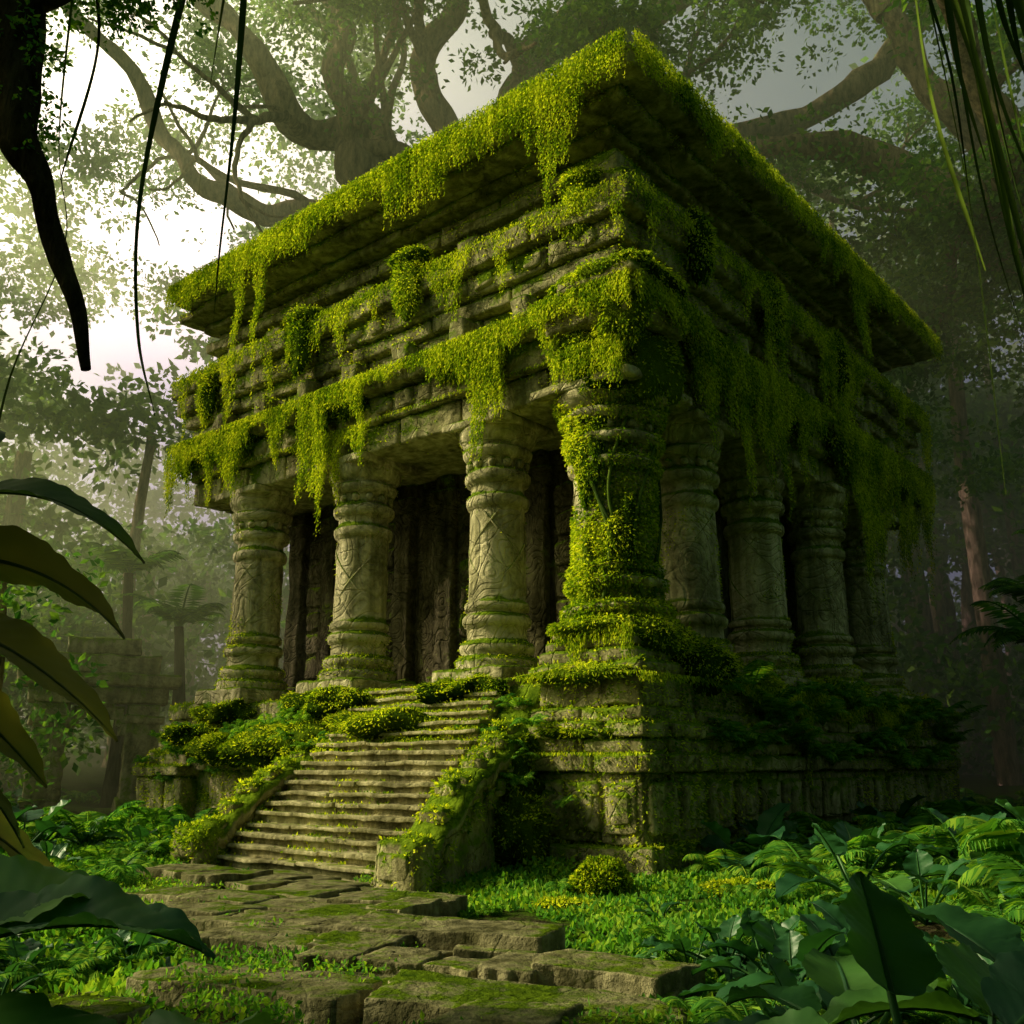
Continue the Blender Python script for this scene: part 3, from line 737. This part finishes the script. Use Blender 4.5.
def limb(ctrl,r0,r1,depth=2):
    P=smooth_path([C0]+ctrl,40);P=P+.6*vn3(P*.5,int(r0*7))
    bark.append(tube(P,np.linspace(r0,r1,len(P)),14,.5,int(r0*10),.7))
    bark.append(tube(P+.5*r0*vn3(P*.3,9),np.linspace(r0,r1,len(P))*.6,10,.4,int(r0*10)+3,.7))
    d=P[-1]-P[-3];grow(P[-1],d,6,r1,depth,bark,tips)
    m=P[len(P)//2];grow(m,(P[len(P)//2+1]-m)+rng.normal(size=3)*.5,6,r1*.7,depth,bark,tips)
    m=P[len(P)//3];grow(m,np.array([rng.normal()*.6,-.3,.8]),6,r1*.6,depth-1,bark,tips)
limb([(-3,-1,27.5),(-4.5,-1,30),(-7.5,-2,31),(-9,-2,34.5),(-12,-2,38)],1.0,.45)
limb([(-2.2,1,29),(-2.8,1,32),(-5,0,34),(-5.5,0,38),(-9,0,42)],.8,.4)
limb([(.5,-1,30),(-.8,-1,33),(.8,-2,36),(.2,-2,40)],.8,.45)
limb([(2.5,0,29),(4.0,0,32.0),(4.2,0,35),(7,0,38),(8,0,42)],1.1,.6)
limb([(5,-1,28),(8,-2,31),(10,-2,35),(16,-3,40)],1.0,.5)
limb([(7,1,28),(12,1,29.5),(16,1,32),(20,0,33.5),(26,-2,39)],1.0,.5)
limb([(-6,1,27),(-11,1,28.5),(-16,0,35)],.65,.35)
limb([(-1.5,-2,28),(-3.5,-2,29),(-4.5,-2,34),(-3.5,-2,39)],.6,.3,1)
obj('trunk_and_limbs',bark,M_bark,gt)
lf=[leafcloud(t,random.uniform(1.6,2.8),400,.28) for t in tips if t[2]>30 and not(t[0]<-6.5 and t[2]<36)]
obj('crown_leaves',lf,M_can,gt,smooth=False)
rt=empty('fig_tree',(24,36,0));bark=[];tips=[]
bark.append(stube([(0,0,-1),(.5,0,9),(-.5,0,17),(0,0,24)],2.0,1.3,20,16,.3,5,.5))
def limb2(ctrl,r0,r1): 
    P=smooth_path([(0,0,21)]+ctrl,24);P=P+.4*vn3(P*.5,3);bark.append(tube(P,np.linspace(r0,r1,len(P)),12,.45,3,.7));grow(P[-1],P[-1]-P[-3],5,r1,2,bark,tips)
    m=P[len(P)//2];grow(m,rng.normal(size=3)+np.array([-.4,-.3,.2]),4,r1*.7,1,bark,tips)
limb2([(-3,0,22),(-6,-2,23),(-10,-2,25.5),(-13,-3,25)],1.0,.5)
limb2([(-2,0,25),(-6,-1,29),(-8,-1,33)],1.,.5)
limb2([(-4,-4,20),(-7,-7,22),(-9,-9,25)],.8,.4)
limb2([(3,0,26),(6,0,31)],1.,.5)
limb2([(-2,-4,18),(-3,-8,19.5),(-5,-11,21)],.7,.35)
obj('trunk_and_limbs',bark,M_bark,rt)
lf=[leafcloud(t,random.uniform(1.8,3.0),800,.27) for t in tips]
for c in [(-4,-3,17),(-6,-5,19),(-1,-6,16),(-8,2,20),(-3,4,14),(-9,4,15)]: lf.append(leafcloud(c,3.2,1500,.27,flat=.4))
obj('crown_leaves',lf,M_can,rt,smooth=False)

nt_=empty('liana_tree',(-6.2,6.5,0));bark=[]
bark.append(stube([(0,0,-.5),(.2,0,3),(-.1,0,6),(.3,0,9),(0,0,14)],.75,.5,24,16,.3,1,1.2))
bark.append(stube([(.2,0,7.5),(1.6,.2,8.3),(3.5,.6,8.7),(6,1.,9.2),(9,.6,9.3),(12,.4,9.6)],.35,.14,30,12,.35,2,2))
bark.append(stube([(2.35,-.3,8.3),(2.45,-.4,7.2),(2.66,-.5,6.2),(2.9,-.5,5.5),(3.12,-.5,4.9),(3.36,-.5,4.15)],.22,.035,60,14,.6,3,2.2))
bark.append(stube([(2.2,-.3,8.3),(2.25,-.4,7.4),(2.55,-.5,6.4),(2.9,-.55,5.5),(3.2,-.5,4.7)],.15,.04,50,10,.5,5,2.5))
bark.append(stube([(2.1,-.4,7.0),(2.35,-.5,6.2),(2.45,-.6,5.6)],.10,.03,30,8,.5,4,3))
bark.append(stube([(2.4,-.4,7.2),(2.9,-.4,7.4),(3.2,-.4,7.8),(3.7,-.3,8.5)],.11,.06,30,8,.5,5,3))
bark.append(stube([(1.6,-.2,7.),(2.4,-.1,7.6),(3.0,0,8.6)],.16,.1,16,8,.4,4,3))
obj('trunk_and_limbs',bark,M_barkd,nt_)
tl=[leafcloud((2.6,-.2,7.7),.55,1600,.055),leafcloud((3.2,-.3,7.4),.4,1000,.05),leafcloud((2.3,-.3,7.0),.5,1100,.055),leafcloud((2.75,-.5,6.0),.2,500,.04,flat=1.6),leafcloud((0,0,15),3,4000,.2),leafcloud((-2,-3,13),3.5,5000,.2)]
obj('crown_leaves',tl,M_can,nt_,smooth=False)
def strap(pts,w,seed=0):
    P=smooth_path(pts,28);n=len(P);t=np.linspace(0,1,n)
    a=seed+t*2.2;W=w*np.clip(1-t,0.03,1)**.5*(1+.2*np.sin(t*9))
    d=np.stack([np.cos(a*.5),np.sin(a*.5)*.6,0*a],1)*W[:,None]
    mid=P+np.stack([0*t,W*.5,0*t],1)
    V=np.stack([P-d,mid,P+d],1).reshape(-1,3)
    return V,gridfaces(n,3)
LV=empty('hanging_lianas');li=[]
for pts,w in [([(-2.75,7,9),(-2.95,7,7.4),(-3.05,7,6),(-2.95,7.,4.9),(-2.75,7,4.2)],.03),([(-2.35,7.,9),(-2.33,7,7),(-2.36,7,5.6),(-2.36,7,5.)],.03),
              ([(-2.62,7.4,9),(-2.7,7.4,7.6),(-2.72,7.4,6.4)],.022),([(-3.3,6,8),(-3.25,6,6.),(-3.1,6,5.1),(-3.35,6,4.1),(-3.4,6,3.2)],.035),([(-3.4,6.3,8),(-3.2,6.3,7),(-3.35,6.3,5.8)],.03)]:
    li.append(strap(pts,w,len(li)))
for k in range(17):
    x0=3.0+k*.085+random.uniform(-.05,.05);y0=6+random.uniform(-.3,.6);l=random.uniform(1.6,4.4)
    dx=random.uniform(.0,.4)
    li.append(strap([(x0,y0,9.3),(x0-.05,y0,7.6),(x0+dx*.2+random.uniform(-.1,.1),y0,7.6-l*.5),(x0+dx,y0,7.6-l)],random.uniform(.025,.07),k))
li.append(strap([(3.1,5.8,9.3),(3.15,5.8,7),(3.2,5.8,5.4),(3.35,5.8,4.2)],.03))
obj('liana_strands',li,M_vine,LV)
r2=empty('strangler_fig_tree',(7.4,8.5,0));bark=[]
bark.append(stube([(0,0,-.5),(-.1,0,4),(.1,0,8),(-.2,0,15)],.8,.5,24,16,.35,8,1.2))
bark.append(stube([(0,0,7.5),(-1.5,-.6,8.8),(-3,-1.5,9.6),(-5,-2,10)],.35,.15,20,10,.3,9,1.5))
obj('trunk_and_limbs',bark,M_barkd,r2)
obj('crown_leaves',[leafcloud((0,0,15),4,6000,.22)],M_can,r2,smooth=False)
def shade_tree(x,y,h,R,n):  # unseen tree added left of the frame to shade the foreground
    e=empty('added_shade_tree',(x,y,0));b=[];tp=[]
    grow((0,0,-.5),(0,0,1),h*.6,.5,2,b,tp,.15)
    obj('trunk_and_limbs',b,M_barkd,e)
    obj('crown_leaves',[leafcloud((0,0,h*.85),R,n,.3,sub=18)],M_can,e,smooth=False)
shade_tree(-13,.5,12,4.5,5000)
shade_tree(-14,4.4,10.5,2.6,1300)

dj=empty('distant_jungle');tr=[];lv=[]
for k in range(110):
    y=random.uniform(38,95);x=random.uniform(-.85,.85)*y
    if abs(x+3.5)<5 and y<48: continue
    g=gh(x,y);h=random.uniform(12,34);r=random.uniform(.25,.8)
    glow=-.55<x/y<-.22
    if glow: h*=.55
    P=smooth_path([(x,y,g-1),(x+random.uniform(-1,1),y,g+h*.5),(x+random.uniform(-2,2),y,g+h)],14)
    tr.append(tube(P,np.linspace(r,r*.5,len(P)),8,.25,k%7,.5))
    for q in range(random.randint(2,4)):
        dx=random.uniform(-4,4);lv.append(leafcloud((P[-1][0]+dx,y+random.uniform(-2,2),g+h*random.uniform(.7,1.1)),random.uniform(2.5,5),450,.5,flat=.45))
    lv.append(leafcloud((x,y,g+random.uniform(1,7)),random.uniform(3,6),450,.5,flat=.8))
for k in range(210):
    y=random.uniform(92,108);x=random.uniform(-.9,.9)*y;z=random.uniform(2,72)
    if -.50<x/y<-.27 and .36<z/y<.74: continue
    lv.append(leafcloud((x,y,z),random.uniform(6,9),400,.9,flat=.7))
for k in range(50):
    y=random.uniform(55,90);x=random.uniform(-.62,-.16)*y;lv.append(leafcloud((x,y,y*random.uniform(.5,.95)),random.uniform(2.5,5),380,.45,flat=.35))
for k in range(60):
    s=random.choice([-1,1]);y=random.uniform(24,40);x=s*random.uniform(.42,.95)*y+ (0 if s<0 else 3)
    if s<0 and abs(x/y+.43)<.09: continue
    h=random.uniform(1.5,8);lv.append(leafcloud((x,y,gh(x,y)+h*.7),random.uniform(1.5,3.),700,.26,flat=.8))
    P=smooth_path([(x,y,-.5),(x+.3,y,h*.5),(x,y,h)],8);tr.append(tube(P,np.linspace(.22,.1,len(P)),7,.2,1,1))
for k in range(60):  # unseen jungle added behind and right of the camera to block sky light
    a=random.uniform(-2.75,.15)
    R=random.uniform(16,30);x=R*math.cos(a);y=R*math.sin(a)+4
    if x>0 and y>14 : x+=8
    h=random.uniform(10,20)
    for q in range(3): lv.append(leafcloud((x,y,h*random.uniform(.3,1.1)),random.uniform(4,6),450,.8,flat=.9))
    P=smooth_path([(x,y,-1),(x,y,h)],6);tr.append(tube(P,np.linspace(.5,.25,len(P)),7,.2,1,1))
# unseen crowns added left of the frame, tiered to break sunlight into shafts
for k in range(13):
    y=28+k*3.3;x=-.64*y-7
    for kk,zz in enumerate((.60,.86,1.1)):
        lv.append(leafcloud((x-kk*1.5,y,zz*y+3),2.6,900,.9,flat=.36,sub=8))
    P=smooth_path([(x,y,-1),(x,y,y*1.05)],6);tr.append(tube(P,np.linspace(.5,.2,len(P)),7,.2,1,1))
obj('distant_trunks',tr,M_bark,dj);obj('distant_leaves',lv,M_can,dj,smooth=False)
palm=fern_mesh('palm_crown',15,3.4,M_can)
for k,(x,y,h) in enumerate([(-13.3,33,8.0),(-17,31,7),(-11.4,33,6.2),(-19,30,6),(15,27,6),(18,30,8),(13.8,25,4.5),(20,26,5)]):
    e=empty('tree_fern',(x,y,0))
    obj('trunk',[stube([(0,0,-.5),(.2,0,h*.5),(0,0,h)],.25,.16,12,8,.3,k,2)],M_barkd,e)
    add_obj('fronds',palm,e,(0,0,h),(0,0,k*1.1))
sh=empty('ruined_stone_gate',(-12.2,29.0,gh(-12.2,29.0)-.1),math.radians(25));q=[]
for sx in(-1,1):
    blk((sx*1.25-.45,-.5,-.3),(sx*1.25+.45,.5,3.2),.06,.3,.05,q);blk((sx*1.25-.55,-.6,-.3),(sx*1.25+.55,.6,.5),.06,.3,.05,q)
    blk((sx*1.25-.55,-.6,2.6),(sx*1.25+.55,.6,2.85),.06,.3,.05,q)
for i in range(9):
    a=math.pi*(i+.5)/9;cx,cz=.8*math.cos(a),2.3+.8*math.sin(a)
    blk((cx-.18,-.42,cz-.16),(cx+.18,.42,cz+.2),.05,.2,.03,q)
blk((-1.9,-.6,3.2),(1.9,.6,3.7),.06,.3,.05,q);blk((-2.2,-.8,3.7),(2.2,.8,4.05),.06,.3,.05,q);blk((-1.6,-.6,4.05),(1.6,.6,4.6),.06,.3,.05,q);blk((-1.0,-.5,4.6),(1.0,.5,5.1),.06,.3,.05,q)
obj('gate_stones',q,M_stone,sh)

# ================================================================ MIST
def vol(name,lo,hi,dens,col,g):
    m,nt=newmat(name+'_mat')
    v=N(nt,'ShaderNodeVolumeScatter');v.inputs['Color'].default_value=(*col,1);v.inputs['Density'].default_value=dens;v.inputs['Anisotropy'].default_value=g
    o=N(nt,'ShaderNodeOutputMaterial');nt.links.new(v.outputs[0],o.inputs['Volume'])
    try: m.cycles.homogeneous_volume=True; m.cycles.volume_sampling='DISTANCE'
    except Exception as ex: print(ex)
    lo=np.array(lo,float);hi=np.array(hi,float)
    c=[(a,b,d) for a in(0,1) for b in(0,1) for d in(0,1)]
    V=np.array([[lo[i]+(hi[i]-lo[i])*t[i] for i in range(3)] for t in c])
    F=np.array([[0,1,3,2],[4,6,7,5],[0,4,5,1],[2,3,7,6],[0,2,6,4],[1,5,7,3]])
    return obj(name,[(V,F)],m,smooth=False)
vol('jungle_mist',(-40,23.5,-6),(60,112,46),.017,(.84,1.,.46),.45)

# ================================================================ LIGHT
az=math.radians(-84);el=math.radians(33)
sd=Vector((math.sin(az)*math.cos(el),math.cos(az)*math.cos(el),math.sin(el)))
L=bpy.data.lights.new('sun','SUN');L.energy=5;L.angle=math.radians(.6);L.color=(1,.89,.56)
so=bpy.data.objects.new('sun',L);scene.collection.objects.link(so);so.rotation_euler=sd.to_track_quat('Z','Y').to_euler()
w=bpy.data.worlds.new('World');scene.world=w;w.use_nodes=True;nt=w.node_tree;lk=nt.links
sk=nt.nodes.new('ShaderNodeTexSky');sk.sky_type='NISHITA';sk.sun_disc=False;sk.sun_elevation=el;sk.sun_rotation=az
sk.dust_density=8;sk.ozone_density=.4
bg=nt.nodes['Background']
tint=nt.nodes.new('ShaderNodeMixRGB');tint.blend_type='MULTIPLY';tint.inputs[0].default_value=1;lk.new(sk.outputs[0],tint.inputs[1]);tint.inputs[2].default_value=(.90,1.04,.70,1)
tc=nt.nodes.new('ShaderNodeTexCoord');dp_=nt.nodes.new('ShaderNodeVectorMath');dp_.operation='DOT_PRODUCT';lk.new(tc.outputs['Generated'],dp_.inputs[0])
ga,ge=math.radians(-24),math.radians(31);dp_.inputs[1].default_value=(math.sin(ga)*math.cos(ge),math.cos(ga)*math.cos(ge),math.sin(ge))  # soft sun glow added to the sky colour, away from the sun lamp
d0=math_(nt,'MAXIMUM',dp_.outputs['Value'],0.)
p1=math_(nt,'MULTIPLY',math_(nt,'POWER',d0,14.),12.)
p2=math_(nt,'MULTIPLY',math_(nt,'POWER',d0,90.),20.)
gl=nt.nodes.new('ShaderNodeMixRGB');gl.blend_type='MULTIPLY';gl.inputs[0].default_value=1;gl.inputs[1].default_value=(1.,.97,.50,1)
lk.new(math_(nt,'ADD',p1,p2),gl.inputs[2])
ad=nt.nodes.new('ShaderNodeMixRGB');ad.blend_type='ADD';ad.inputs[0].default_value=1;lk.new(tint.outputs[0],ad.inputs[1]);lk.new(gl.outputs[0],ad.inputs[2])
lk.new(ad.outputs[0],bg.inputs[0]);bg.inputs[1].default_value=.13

cd=bpy.data.cameras.new('camera');co=bpy.data.objects.new('camera',cd);scene.collection.objects.link(co)
cd.sensor_width=36;cd.lens=36*965/1024;cd.clip_end=1000
co.location=(0,0,1.6);co.rotation_euler=(math.radians(90+14.7),0,0)
scene.camera=co
